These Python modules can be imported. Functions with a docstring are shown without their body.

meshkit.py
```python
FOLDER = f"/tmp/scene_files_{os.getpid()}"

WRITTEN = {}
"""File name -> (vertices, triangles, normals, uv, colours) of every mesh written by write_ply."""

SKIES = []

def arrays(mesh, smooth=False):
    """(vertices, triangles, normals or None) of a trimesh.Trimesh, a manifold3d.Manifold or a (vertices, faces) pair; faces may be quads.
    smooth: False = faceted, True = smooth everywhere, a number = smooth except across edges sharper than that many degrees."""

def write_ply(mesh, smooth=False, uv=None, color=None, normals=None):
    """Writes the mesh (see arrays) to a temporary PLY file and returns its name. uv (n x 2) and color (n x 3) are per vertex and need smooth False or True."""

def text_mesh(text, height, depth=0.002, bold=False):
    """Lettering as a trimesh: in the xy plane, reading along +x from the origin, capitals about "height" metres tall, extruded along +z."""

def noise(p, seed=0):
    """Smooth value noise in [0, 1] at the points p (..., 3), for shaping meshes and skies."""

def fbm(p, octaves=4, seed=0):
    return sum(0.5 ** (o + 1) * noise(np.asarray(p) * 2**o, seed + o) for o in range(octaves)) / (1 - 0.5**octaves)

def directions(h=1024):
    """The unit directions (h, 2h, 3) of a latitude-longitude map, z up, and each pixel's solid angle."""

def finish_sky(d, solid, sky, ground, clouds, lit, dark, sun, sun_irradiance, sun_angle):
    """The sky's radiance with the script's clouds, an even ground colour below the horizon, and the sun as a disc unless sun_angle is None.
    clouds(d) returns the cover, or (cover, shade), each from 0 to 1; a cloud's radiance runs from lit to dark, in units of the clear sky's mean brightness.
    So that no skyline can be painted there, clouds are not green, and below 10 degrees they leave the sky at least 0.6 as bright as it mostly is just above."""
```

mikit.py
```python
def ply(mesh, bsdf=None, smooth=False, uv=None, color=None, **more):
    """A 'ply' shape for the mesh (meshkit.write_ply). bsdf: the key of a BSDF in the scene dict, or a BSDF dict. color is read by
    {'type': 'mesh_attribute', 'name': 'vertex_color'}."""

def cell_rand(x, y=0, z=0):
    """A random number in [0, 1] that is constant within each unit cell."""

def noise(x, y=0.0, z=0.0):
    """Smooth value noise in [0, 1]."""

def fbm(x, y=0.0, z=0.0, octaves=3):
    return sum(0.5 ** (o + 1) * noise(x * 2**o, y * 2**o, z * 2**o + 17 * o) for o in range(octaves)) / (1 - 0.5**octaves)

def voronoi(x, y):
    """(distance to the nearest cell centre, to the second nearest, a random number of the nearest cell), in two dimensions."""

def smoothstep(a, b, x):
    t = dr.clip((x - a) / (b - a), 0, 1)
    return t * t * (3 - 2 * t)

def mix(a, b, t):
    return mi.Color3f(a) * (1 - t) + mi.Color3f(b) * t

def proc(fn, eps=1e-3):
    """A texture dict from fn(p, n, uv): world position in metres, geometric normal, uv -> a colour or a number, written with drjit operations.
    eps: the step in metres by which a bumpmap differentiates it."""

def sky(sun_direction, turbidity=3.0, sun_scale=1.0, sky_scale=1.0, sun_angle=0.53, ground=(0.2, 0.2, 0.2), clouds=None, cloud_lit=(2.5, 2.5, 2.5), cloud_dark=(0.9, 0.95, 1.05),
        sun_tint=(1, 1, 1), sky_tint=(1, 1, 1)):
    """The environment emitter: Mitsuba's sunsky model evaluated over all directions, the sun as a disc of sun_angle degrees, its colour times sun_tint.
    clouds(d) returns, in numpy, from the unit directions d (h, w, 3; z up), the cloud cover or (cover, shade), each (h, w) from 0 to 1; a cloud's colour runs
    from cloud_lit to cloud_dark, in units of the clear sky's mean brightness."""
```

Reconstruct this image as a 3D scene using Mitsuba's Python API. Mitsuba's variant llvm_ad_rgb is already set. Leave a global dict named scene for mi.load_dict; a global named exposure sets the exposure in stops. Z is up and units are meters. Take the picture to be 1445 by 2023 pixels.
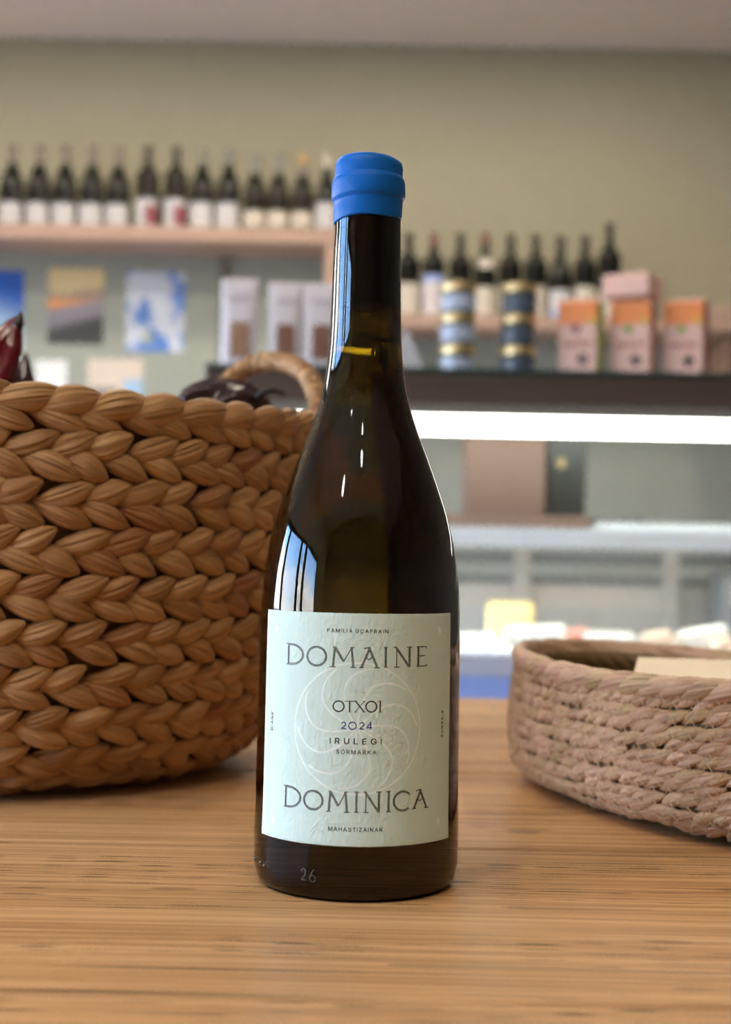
import math, random, numpy as np, trimesh, mitsuba as mi, mikit, meshkit
import drjit as dr
from scipy.interpolate import PchipInterpolator
from shapely.geometry import LineString, Polygon, Point
from shapely.ops import unary_union
from mikit import proc, noise, fbm, smoothstep, mix, cell_rand
random.seed(7); rng = np.random.default_rng(7)
T = mi.ScalarTransform4f
scene, labels = {}, {}

# ------------------------------------------------------------------ camera, sky, exposure
exposure = 1.2
CAM = np.array([0, 0, .133]); FPX = 2850.0
PITCH = math.atan((1090 - 1011.5) / FPX); ROLL = math.radians(1.1)
FW = np.array([0, math.cos(PITCH), math.sin(PITCH)])
R0 = np.array([1., 0, 0]); U0 = np.array([0, -math.sin(PITCH), math.cos(PITCH)])
UP = math.cos(ROLL) * U0 - math.sin(ROLL) * R0; RT = math.cos(ROLL) * R0 + math.sin(ROLL) * U0
scene['camera'] = {'type': 'thinlens', 'fov': math.degrees(2 * math.atan(722.5 / FPX)), 'fov_axis': 'x',
                   'aperture_radius': .0027, 'focus_distance': .575, 'near_clip': .02, 'far_clip': 200.,
                   'to_world': T().look_at(origin=CAM.tolist(), target=(CAM + FW).tolist(), up=UP.tolist())}


def sky_clouds(d):
    n = meshkit.fbm(d * np.array([3.2, 3.2, 6.]) + 11, 5, 3)
    low = np.clip(1 - d[..., 2] / .30, 0, 1)
    c = np.clip((n - .60 + .34 * low ** 2 + .24 * np.clip(d[..., 1] * 2, 0, 1)) / .14, 0, 1)
    return c, np.clip((n - .55) * 1.2, 0, .35)


scene['sky'] = mikit.sky((.55, -.5, .67), turbidity=3.0, sun_scale=0.0, sky_scale=38.0, ground=(.2, .195, .18),
                         clouds=sky_clouds, cloud_lit=(2.1, 2.1, 2.1), cloud_dark=(1.1, 1.12, 1.2), sky_tint=(.84, .97, 1.13))
LAMP = 43.0      # ceiling spots
TUBE = 6.5       # light tube of the display case


def at(x, y, Y):
    """World point at distance Y along the room that stands at photograph position (x, y): how distances and sizes were measured."""
    d = FW + RT * ((x - 722.5) / FPX) - UP * ((y - 1011.5) / FPX)
    return CAM + d * (Y / d[1])


# ------------------------------------------------------------------ helpers
def number(k):
    if k not in used: used.add(k); return k
    n = 1
    while f'{k}_{n:03d}' in used: n += 1
    used.add(f'{k}_{n:03d}'); return f'{k}_{n:03d}'


used = set()


def thing(name, label, cat, group=None):
    k = number(name); labels[k] = {'label': label, 'category': cat}
    if group: labels[k]['group'] = group
    return k


def part(parent, name, shape, label=None, kind=None, to=None):
    k = number(parent + '__' + name)
    scene[k] = {**shape, 'to_world': to} if to is not None else shape
    if label or kind:
        labels[k] = {}
        if label: labels[k]['label'] = label
        if kind: labels[k]['kind'] = kind
    return k


def struct(name, shape, label=None):
    k = number(name); scene[k] = shape
    labels[k] = {'kind': 'structure', **({'label': label} if label else {})}
    return k


def cat(ms): return trimesh.util.concatenate([trimesh.Trimesh(m.vertices, m.faces, process=False) for m in ms])


def bx(x0, x1, y0, y1, z0, z1, r=0.0):
    """A box, its edges chamfered by r."""
    c = np.array([(x0 + x1) / 2, (y0 + y1) / 2, (z0 + z1) / 2]); e = np.array([x1 - x0, y1 - y0, z1 - z0])
    if r <= 0:
        m = trimesh.creation.box(e); m.apply_translation(c); return m
    pts = []
    for s in np.array(np.meshgrid([-1, 1], [-1, 1], [-1, 1])).T.reshape(-1, 3):
        for k in range(3):
            q = s * (e / 2 - r); q[k] += s[k] * r; pts.append(q)
    m = trimesh.convex.convex_hull(np.array(pts)); m.apply_translation(c); return m


def grid_faces(n, m, wrap):
    i, j = np.meshgrid(np.arange(n - 1), np.arange(m if wrap else m - 1), indexing='ij')
    a, b = i * m + j, i * m + (j + 1) % m
    c, d = (i + 1) * m + (j + 1) % m, (i + 1) * m + j
    q = np.stack([a, b, c, d], -1).reshape(-1, 4)
    return np.vstack([q[:, [0, 1, 2]], q[:, [0, 2, 3]]])


def lathe(prof, n=96, wob=None):
    """Solid of revolution about z from (z, r) pairs, bottom to top."""
    p = np.array(prof, float); a = np.arange(n) * 2 * np.pi / n
    r = np.repeat(p[:, 1:2], n, 1)
    if wob is not None: r = r + wob(a[None, :], p[:, :1])
    v = np.stack([r * np.cos(a), r * np.sin(a), np.repeat(p[:, :1], n, 1)], -1).reshape(-1, 3)
    f = grid_faces(len(p), n, True); k = len(v); i = np.arange(n)
    v = np.vstack([v, [[0, 0, p[0, 0]], [0, 0, p[-1, 0]]]])
    lo = np.stack([(i + 1) % n, i, i * 0 + k], 1)
    t = (len(p) - 1) * n
    hi = np.stack([t + i, t + (i + 1) % n, i * 0 + k + 1], 1)
    return trimesh.Trimesh(v, np.vstack([f, lo, hi]), process=False)


def tube(pts, rad, n=12, ridges=None):
    p = np.asarray(pts, float); m = len(p)
    t = np.gradient(p, axis=0); t /= np.linalg.norm(t, axis=1, keepdims=True)
    u = np.cross(t[0], [0.31, .2, .9]); u /= np.linalg.norm(u); fr = []
    for k in range(m):
        u = u - t[k] * (u @ t[k]); u /= np.linalg.norm(u); fr.append((u, np.cross(t[k], u)))
    a = np.arange(n) * 2 * np.pi / n
    rad = np.broadcast_to(np.asarray(rad, float), (m,))[:, None] * np.ones((1, n))
    if ridges is not None: rad = rad * ridges(np.linspace(0, 1, m)[:, None], a[None, :])
    v = np.array([p[k] + rad[k][:, None] * (np.cos(a)[:, None] * fr[k][0] + np.sin(a)[:, None] * fr[k][1]) for k in range(m)]).reshape(-1, 3)
    f = grid_faces(m, n, True); i = np.arange(n); k = len(v)
    v = np.vstack([v, p[:1], p[-1:]])
    f = np.vstack([f, np.stack([(i + 1) % n, i, i * 0 + k], 1), np.stack([(m - 1) * n + i, (m - 1) * n + (i + 1) % n, i * 0 + k + 1], 1)])
    mesh = trimesh.Trimesh(v, f, process=False)
    return mesh


def spline(pts, n):
    p = np.asarray(pts, float); d = np.r_[0, np.cumsum(np.linalg.norm(np.diff(p, axis=0), axis=1))]
    from scipy.interpolate import CubicSpline
    return CubicSpline(d, p)(np.linspace(0, d[-1], n))


def ply(mesh, mat, smooth=False, **k): return mikit.ply(mesh, mat, smooth=smooth, **k)


# ------------------------------------------------------------------ materials
def lin(*c): return [((v / 255 + .055) / 1.055) ** 2.4 if v > 10 else v / 255 / 12.92 for v in c]


def rgb(c): return {'type': 'rgb', 'value': list(map(float, c))}


def mat(name, col, rough=.5, spec=.5, metal=0., **k):
    scene[name] = {'type': 'twosided', 'bsdf': {'type': 'principled', 'base_color': col if isinstance(col, dict) else rgb(col),
                   'roughness': rough, 'specular': spec, 'metallic': metal, **k}}
    return name


def wood_color(p, n, uv):
    row = dr.floor((p.y - .2080) / .2235)
    ox = row * 3.71
    x, y = p.x + ox, p.y
    warp = .010 * fbm(x * 2.2, y * 5, row, 2)
    yy = y + warp
    band = fbm(x * 1.1, yy * 26, row, 3)
    fine = fbm(x * 7, yy * 420, row, 2)
    pore = noise(x * 48, yy * 1000, row + 5)
    patch = fbm(x * 3.5, yy * 34, row + 9, 2)
    dash = smoothstep(.70, .88, pore) * smoothstep(.46, .66, patch)
    streak = smoothstep(.72, .86, noise(x * 6 + 7, yy * 760, row + 2)) * smoothstep(.42, .66, fbm(x * 2.3, yy * 22, row + 3, 2))
    knot = .6 * smoothstep(.90, .95, noise(x * 22 + 3, yy * 110, row + 21))
    c = mix([.56, .315, .138], [.45, .235, .094], smoothstep(.3, .75, band))
    c = mix(c, [.72, .45, .23], .45 * smoothstep(.45, .8, fine))
    c = mix(c, [.36, .185, .078], .45 * smoothstep(.5, .2, fine))
    c = mix(c, [.15, .08, .042], .80 * dash)
    c = mix(c, [.12, .065, .035], .55 * streak)
    return mix(c, [.12, .068, .038], .6 * knot)


def wood_rough(p, n, uv): return .38 + .14 * fbm(p.x * 8, p.y * 300, 0., 2)


def wood_bump(p, n, uv):
    pore = noise((p.x + dr.floor((p.y - .2080) / .2235) * 3.71) * 16, (p.y) * 900, 3.)
    return -.00012 * smoothstep(.6, .9, pore) + .00005 * fbm(p.x * 10, p.y * 500, 1., 2)


scene['m_table'] = {'type': 'twosided', 'bsdf': {'type': 'blendbsdf', 'weight': .28, 'a': {'type': 'diffuse', 'reflectance': proc(wood_color)}, 'b': {'type': 'bumpmap', 'arbitrary': proc(wood_bump, 2e-4), 'scale': 1.0,
                    'bsdf': {'type': 'principled', 'base_color': proc(wood_color), 'roughness': .36, 'specular': .45}}}}


def strand_color(p, n, uv):
    k = dr.floor(uv.x); a = uv.x - k
    t = cell_rand(k, 3)
    s = cell_rand(k, 11)
    fib = fbm(a * 15 + s * 30, uv.y * .55, k, 3)
    c = mix([.48, .265, .108], [.33, .165, .062], t)
    c = mix(c, [.29, .105, .04], smoothstep(.78, .96, s) * .8)
    c = mix(c, [.52, .31, .14], .5 * smoothstep(.5, .8, fib))
    c = mix(c, [.16, .068, .024], .55 * smoothstep(.45, .2, fib))
    return c


def strand_bump(p, n, uv):
    k = dr.floor(uv.x); a = uv.x - k
    return .0016 * noise(a * 13 + cell_rand(k, 5) * 40, uv.y * .6, k)


def grass_color(p, n, uv):
    k = dr.floor(uv.x); a = uv.x - k
    t = cell_rand(k, 3); s = cell_rand(k, 12)
    fib = fbm(a * 10 + s * 30, uv.y * .6, k, 2)
    c = mix([.64, .415, .275], [.47, .285, .175], t)
    c = mix(c, [.50, .36, .18], smoothstep(.6, .9, s) * .7)
    c = mix(c, [.70, .50, .35], .45 * smoothstep(.5, .8, fib))
    return mix(c, [.20, .115, .065], .55 * smoothstep(.45, .2, fib))


def grass_bump(p, n, uv):
    k = dr.floor(uv.x); a = uv.x - k
    return .0005 * noise(a * 8 + cell_rand(k, 5) * 40, uv.y * 1.2, k)


for nm, fc, fb in (('m_strand', strand_color, strand_bump), ('m_grass', grass_color, grass_bump)):
    scene[nm] = {'type': 'twosided', 'bsdf': {'type': 'bumpmap', 'arbitrary': proc(fb, 2e-4), 'scale': 1.0,
                 'bsdf': {'type': 'principled', 'base_color': proc(fc), 'roughness': .55, 'specular': .35}}}


def paper_bump(p, n, uv):
    return .00026 * fbm(uv.x * 1300, uv.y * 1300, 0., 2)


scene['m_label'] = {'type': 'twosided', 'bsdf': {'type': 'bumpmap', 'arbitrary': proc(paper_bump, 1.5e-4), 'scale': 1.0,
                    'bsdf': {'type': 'principled', 'base_color': rgb([.575, .715, .635]), 'roughness': .75, 'specular': .25}}}


def pale_wood(p, n, uv):
    g = fbm(p.x * 3, p.y * 40 + p.z * 40, 0., 3)
    return mix([.46, .315, .255], [.38, .255, .20], g)


def dark_wood(p, n, uv):
    g = fbm(p.x * 3, p.y * 50 + p.z * 60, 4., 3)
    return mix([.095, .062, .045], [.055, .037, .028], g)


def wall_col(p, n, uv):
    return mix([.40, .385, .29], [.38, .365, .275], fbm(p.x * 1.4, p.y * 1.4, p.z * 1.4, 3))


def prints(p, n, uv):
    k = dr.floor(uv.x); x = uv.x - k; y = uv.y
    nz = fbm(x * 4, y * 4, k * 7, 3)
    a = mix([.55, .80, .95], [.01, .10, .50], smoothstep(.15, .8, y + .25 * (x - .5)))
    b = mix([.80, .64, .34], [.33, .24, .19], smoothstep(.78, .62, y + .15 * (nz - .5)))
    b = mix(b, [.85, .34, .10], smoothstep(.62, .54, y))
    b = mix(b, [.30, .28, .33], smoothstep(.50, .40, y - .15 * x))
    b = mix(b, [.05, .05, .05], smoothstep(.38, .20, y + .2 * (.5 - x)))
    m = smoothstep(.36, .52, fbm(x * 3.1 + 2, y * 2.6 + 1, 5., 2) + .16 * smoothstep(.35, .55, y) * smoothstep(.8, .6, y) - .05)
    c = mix([.66, .72, .84], [.10, .24, .64], m)
    c = mix(c, [.42, .48, .30], smoothstep(.12, .05, dr.sqrt(dr.square(x - .38) + dr.square(y - .17))) * .8)
    d = mix([.85, .87, .86], [.32, .47, .62], smoothstep(.5, .25, y))
    e = mix([.72, .62, .52], [.38, .55, .75], smoothstep(.62, .70, x) * smoothstep(.75, .65, y))
    e = mix(e, [.30, .26, .24], smoothstep(.22, .14, dr.abs(y - .40)) * smoothstep(.62, .5, x))
    e = mix(e, [.80, .68, .46], smoothstep(.26, .2, dr.sqrt(dr.square(x - .42) + dr.square(y - .12))))
    out = dr.select(k < .5, a, dr.select(k < 1.5, b, dr.select(k < 2.5, c, dr.select(k < 3.5, d, e))))
    return out


mat('m_pale_wood', proc(pale_wood), .5); mat('m_dark_wood', proc(dark_wood), .35)
mat('m_wall', proc(wall_col), .8, .2); mat('m_prints', proc(prints), .4)
mat('m_panel', [.36, .385, .335], .7, .2); mat('m_panel_dark', [.20, .20, .155], .7, .2)
mat('m_ceiling', [.76, .68, .64], .85, .1); mat('m_plaster', [.70, .65, .56], .8, .2)
mat('m_floor', [.52, .46, .39], .45); mat('m_frame', [.03, .03, .03], .4)
mat('m_wax', lin(20, 96, 180), .38, .13); mat('m_cork', [.34, .22, .12], .8)
mat('m_ink', [.016, .016, .016], .35); mat('m_ink_blue', [.02, .03, .20], .4)
mat('m_emboss', [.74, .84, .77], .6)
mat('m_bglass', [.006, .007, .005], .15, .25); mat('m_bglass2', [.010, .007, .004], .15, .25)
mat('m_white', [.54, .54, .58], .5); mat('m_cream', [.58, .54, .48], .5); mat('m_maroon', [.25, .05, .08], .5)
mat('m_blueprint', [.30, .40, .75], .5)
mat('m_cap_mauve', [.17, .14, .125], .4); mat('m_cap_black', [.03, .022, .018], .35); mat('m_cap_grey', [.20, .20, .18], .4)
mat('m_cap_orange', [.42, .27, .10], .4); mat('m_cap_pale', [.48, .46, .40], .4); mat('m_cap_red', [.20, .07, .06], .4)
mat('m_gold', [.72, .58, .33], .35, .5, .9); mat('m_jarblue', [.42, .50, .66], .25); mat('m_jarnavy', [.07, .10, .15], .25)
mat('m_pink', [.72, .47, .42], .5); mat('m_orange', [.80, .27, .07], .45); mat('m_green', [.22, .32, .05], .5)
mat('m_rose', [.36, .13, .12], .5); mat('m_bean', [.05, .025, .02], .5); mat('m_yellowg', [.65, .45, .05], .5)
mat('m_lilac', [.60, .57, .62], .45); mat('m_snack', [.28, .15, .09], .45); mat('m_choc', [.17, .07, .045], .4); mat('m_greyink', [.42, .38, .44], .5)
mat('m_caseglassedge', [.02, .05, .04], .15); mat('m_steel', [.55, .55, .56], .35, .5, .8); mat('m_casewhite', [.82, .84, .85], .35)
mat('m_casegrey', [.40, .37, .33], .4); mat('m_caselav', [.42, .41, .45], .45); mat('m_caseblue', [.26, .34, .62], .45); mat('m_fascia', [.20, .185, .155], .4)
mat('m_board', [.17, .10, .075], .6); mat('m_brass', [.40, .28, .12], .4); mat('m_black', [.02, .022, .02], .4); mat('m_darkgrey', [.12, .12, .12], .4)
mat('m_cheese', [.85, .68, .28], .45); mat('m_cheesewhite', [.88, .85, .74], .5); mat('m_ham', [.55, .22, .18], .5); mat('m_peach', [.80, .58, .42], .5)
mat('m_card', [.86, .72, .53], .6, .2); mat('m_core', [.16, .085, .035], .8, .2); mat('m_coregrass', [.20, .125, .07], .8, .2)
mat('m_thread', [.52, .37, .22], .6)
mat('m_pepper_red', [.12, .004, .010], .16, .6); mat('m_pepper_dark', [.030, .010, .012], .16, .6); mat('m_stalk', [.02, .012, .008], .5)
scene['m_pane'] = {'type': 'thindielectric', 'int_ior': 1.5}

# ------------------------------------------------------------------ the room
XL, XR, YF, YB, ZF, ZC = -2.7, 2.4, -2.3, 5.25, -.9, 1.995
W1 = (-1.50, 2.35, -.55, 1.08)     # shop front opening in the left wall: y0, y1, z0, z1
W2 = (2.7, 4.1, -.10, 1.30)
struct('floor', ply(bx(XL, XR, YF, YB, ZF - .1, ZF), 'm_floor'))
struct('ceiling', ply(bx(XL, XR, YF, YB, ZC, ZC + .1), 'm_ceiling'), 'pale mauve grey ceiling')
struct('wall_back', ply(bx(XL, XR, YB, YB + .1, ZF, ZC), 'm_wall'), 'olive grey green painted wall behind the shelves')
mat('m_plaster_dark', [.14, .125, .10], .8, .2)
struct('wall_right', ply(bx(XR, XR + .1, YF, YB, ZF, ZC), 'm_plaster_dark'))
struct('wall_front', ply(bx(XL, XR, YF - .1, YF, ZF, ZC), 'm_plaster_dark'))
lw = []
for (a, b) in ((YF, W1[0]), (W1[1], W2[0]), (W2[1], YB)): lw.append(bx(XL - .1, XL, a, b, ZF, ZC))
for w in (W1, W2):
    lw.append(bx(XL - .1, XL, w[0], w[1], ZF, w[2])); lw.append(bx(XL - .1, XL, w[0], w[1], w[3], ZC))
struct('wall_left', ply(cat(lw), 'm_plaster'))
for i, (w, mull) in enumerate(((W1, (1.30, .08, -.36)), (W2, (3.5,)))):
    fr = [bx(XL - .09, XL - .02, w[0], w[1], w[2], w[2] + .05), bx(XL - .09, XL - .02, w[0], w[1], w[3] - .05, w[3])]
    fr += [bx(XL - .09, XL - .02, y - .075, y + .075, w[2], w[3]) for y in (w[0] + .03, w[1] - .03) + mull]
    struct(f'window_{i + 1}', ply(cat(fr), 'm_frame'))
lamp_h = ply(lathe([(-.02, .092), (0, .092)], 32), 'm_frame'); 
disc = lathe([(-.004, .08), (.0, .08)], 32)
for y, xs in ((-1.2, (-1.2, -.1)), (-.45, (-1.4, -.6, .2)), (.1, (-1.1,)), (2.7, (-1.45, -.35, .75)), (3.7, (-1.7, -.85, 0., .85)), (4.35, (-1.7, -.85, 0., .85))):
    for x in xs:
        t = thing('ceiling_lamp', 'round recessed ceiling spot giving warm light', 'ceiling lamp', 'recessed ceiling spots')
        part(t, 'housing', lamp_h, to=T().translate([x, y, ZC]))
        part(t, 'lens', {**ply(disc, 'm_white'), 'emitter': {'type': 'area', 'radiance': rgb(np.array([1.0, .87, .68]) * LAMP)}}, to=T().translate([x, y, ZC - .021]))

# ------------------------------------------------------------------ the table of wide boards
tb = thing('table', 'warm brown wooden table of wide boards that carries the bottle and both baskets', 'table')
seams = [.2080 + .2235 * k for k in range(-1, 6)]; seams[-1] = 1.335
for a, b in zip(seams[:-1], seams[1:]):
    part(tb, 'plank', ply(bx(-1.0, 1.0, a + .0015, b - .0015, -.032, 0, .0012), 'm_table', smooth=False))
part(tb, 'underframe', ply(cat([bx(-.95, .95, .1, 1.25, -.09, -.033), *[bx(x - .04, x + .04, y - .04, y + .04, ZF + .001, -.09) for x in (-.9, .9) for y in (.15, 1.2)]]), 'm_dark_wood'))

# ------------------------------------------------------------------ the wine bottle
AX = np.array([-.0013, .588, .0003])
PROF = [(0, .0374), (.0012, .0389), (.004, .0404), (.0107, .0413), (.018, .0413), (.034, .0410), (.06, .0408), (.0863, .0407), (.1060, .0405), (.1216, .0396),
        (.1341, .0378), (.1466, .0348), (.1592, .0305), (.1718, .0258), (.1805, .0224), (.1933, .0183), (.206, .0159), (.2186, .01475), (.2313, .0143), (.2504, .0139), (.267, .0135), (.290, .0133)]
RZ = PchipInterpolator(*np.array(PROF).T)
zz = np.r_[np.linspace(0, .02, 16)[:-1], np.linspace(.02, .11, 30)[:-1], np.linspace(.11, .289, 110)]


def ripple(a, z):
    u = np.stack(np.broadcast_arrays(np.cos(a) * 9, np.sin(a) * 9, z * 9), -1)
    v = np.stack(np.broadcast_arrays(np.cos(a) * 2.2, np.sin(a) * 2.2, z * 30), -1)
    return (meshkit.noise(u, 4) - .5) * .000022 * np.clip((z - .005) / .02, 0, 1) + (meshkit.noise(v, 8) - .5) * .00008 * np.clip((z - .11) / .02, 0, 1)


scene['glass_medium'] = {'type': 'homogeneous', 'albedo': rgb([0, 0, 0]), 'sigma_t': rgb([.36, .45, .90]), 'scale': 1050.0}
scene['wine_medium'] = {'type': 'homogeneous', 'albedo': rgb([0, 0, 0]), 'sigma_t': rgb([.04, .08, .30]), 'scale': 100.0}
ref, wref = {'type': 'ref', 'id': 'glass_medium'}, {'type': 'ref', 'id': 'wine_medium'}
wb = thing('wine_bottle', 'tall dark wine bottle with blue wax top and pale green label on the table', 'wine bottle')
scene['m_bottle'] = {'type': 'dielectric', 'int_ior': 1.52}
scene['m_air'] = {'type': 'dielectric', 'int_ior': 1.0, 'ext_ior': 1.5}
scene['m_wine'] = {'type': 'dielectric', 'int_ior': 1.345, 'ext_ior': 1.5}
TB = T().translate(AX.tolist())
gl = part(wb, 'glass', {**ply(lathe([(z, float(RZ(z))) for z in zz], 160, ripple), 'm_bottle', smooth=True), 'interior': ref}, 'dark brown olive glass', to=TB)
WZ = np.r_[.0190, .0194, .0205, np.linspace(.023, .11, 12)[:-1], np.linspace(.11, .2185, 50)]
part(wb, 'wine', {**ply(lathe([(z, float(RZ(z)) - .0033 - .012 * max(0, (.0205 - z) / .0015) ** 2) for z in WZ], 96), 'm_wine', smooth=50), 'interior': wref, 'exterior': ref}, 'wine filling the bottle up to the neck', to=TB)
part(wb, 'air_gap', {**ply(lathe([(.2187, .0112), (.231, .0108), (.2325, .0103)], 48), 'm_air', smooth=35), 'exterior': ref}, 'empty space in the neck above the wine', to=TB)
part(wb, 'cork', ply(lathe([(.2335, .0088), (.2338, .0092), (.280, .0092)], 40), 'm_cork', smooth=40), 'brown cork seen through the neck', to=TB)
cap = [(.2738, .0134), (.2740, .01385), (.2750, .01405), (.2780, .0141), (.2808, .01412), (.2817, .0142), (.2825, .01455), (.2834, .01500), (.2850, .01520), (.2875, .01522), (.2895, .01515), (.2906, .0149),
       (.2914, .01445), (.2921, .01415), (.2940, .0141), (.2962, .0139), (.2978, .01345), (.2991, .0124), (.3001, .0102), (.3007, .006), (.3009, .001)]
cz = PchipInterpolator(*np.array(cap).T); cq = np.linspace(.2738, .3009, 90)


def wax_wob(a, z):
    u = np.stack(np.broadcast_arrays(np.cos(a) * 1.3, np.sin(a) * 1.3, z * 120), -1)
    s = np.stack(np.broadcast_arrays(np.cos(a) * 6, np.sin(a) * 6, z * 500), -1)
    return (meshkit.noise(u, 2) - .5) * .0006 * np.clip((.3005 - z) / .003, 0, 1) + (meshkit.noise(s, 3) - .5) * .00010 * np.clip((.3005 - z) / .003, 0, 1)


wm = lathe([(z, float(cz(z))) for z in cq], 120, wax_wob)
vv = wm.vertices.copy(); vv[:, 2] -= .0061     # total height as measured
ang = np.arctan2(vv[:, 1], vv[:, 0])
low = np.clip((.284 - vv[:, 2]) / .02, 0, 1)
vv[:, 2] += low * (.0011 * np.cos(ang) + .0006 * np.sin(3 * ang + 1)) + np.clip((vv[:, 2] - .290) / .006, 0, 1) * .0007 * (-np.cos(ang))
wm = trimesh.Trimesh(vv, wm.faces, process=False)
part(wb, 'wax_cap', ply(wm, 'm_wax', smooth=True), 'matt blue wax dipped over the mouth of the bottle', to=TB)

OFF = .0003


def bend(m, off):
    """Flat artwork (x along the label, y height above the bottle's foot, z thickness, metres) laid round the bottle."""
    v = np.array(m.vertices); th = v[:, 0] / .0411; r = RZ(v[:, 1]) + off + v[:, 2]
    return trimesh.Trimesh(np.stack([r * np.sin(th), -r * np.cos(th), v[:, 1]], 1), m.faces, process=False)


# the sheet of paper
n1, n2 = 90, 60
uu, ww = np.meshgrid(np.linspace(-.0453, .0434, n1), np.linspace(.0216, .1093, n2))
sheet = []
for o in (OFF - .00028, OFF):
    sheet.append(bend(trimesh.Trimesh(np.stack([uu.ravel(), ww.ravel(), 0 * uu.ravel()], 1), grid_faces(n2, n1, False), process=False), o))
sv = np.vstack([sheet[0].vertices, sheet[1].vertices]); N = n1 * n2
rim = np.r_[np.arange(n1), np.arange(1, n2) * n1 + n1 - 1, (n2 - 1) * n1 + np.arange(n1 - 2, -1, -1), np.arange(n2 - 2, 0, -1) * n1]
rn = np.roll(rim, -1)
sf = np.vstack([sheet[0].faces[:, ::-1], sheet[1].faces + N, np.stack([rim, rn, rn + N], 1), np.stack([rim, rn + N, rim + N], 1)])
suv = np.tile(np.stack([uu.ravel(), ww.ravel()], 1), (2, 1))
lb = part(wb, 'label', ply(trimesh.Trimesh(sv, sf, process=False), 'm_label', smooth=True, uv=suv), 'pale mint green textured paper label', to=TB)


def flat(poly, depth=.00009):
    out = []
    for g in getattr(poly, 'geoms', [poly]):
        if g.geom_type == 'Polygon' and g.area > 1e-10:
            out.append(trimesh.creation.extrude_polygon(g, depth, engine='earcut'))
    m = cat(out)
    v, f = trimesh.remesh.subdivide_to_size(m.vertices, m.faces, .002)
    return trimesh.Trimesh(v, f, process=False)


def put(m, name, matk, label=None, off=OFF):
    return part(lb, name, ply(bend(m, off), matk), label, to=TB)


def ell(cx, cy, rx, ry, a0, a1, n=48):
    t = np.radians(np.linspace(a0, a1, n)); return [(cx + rx * math.cos(q), cy + ry * math.sin(q)) for q in t]


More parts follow.
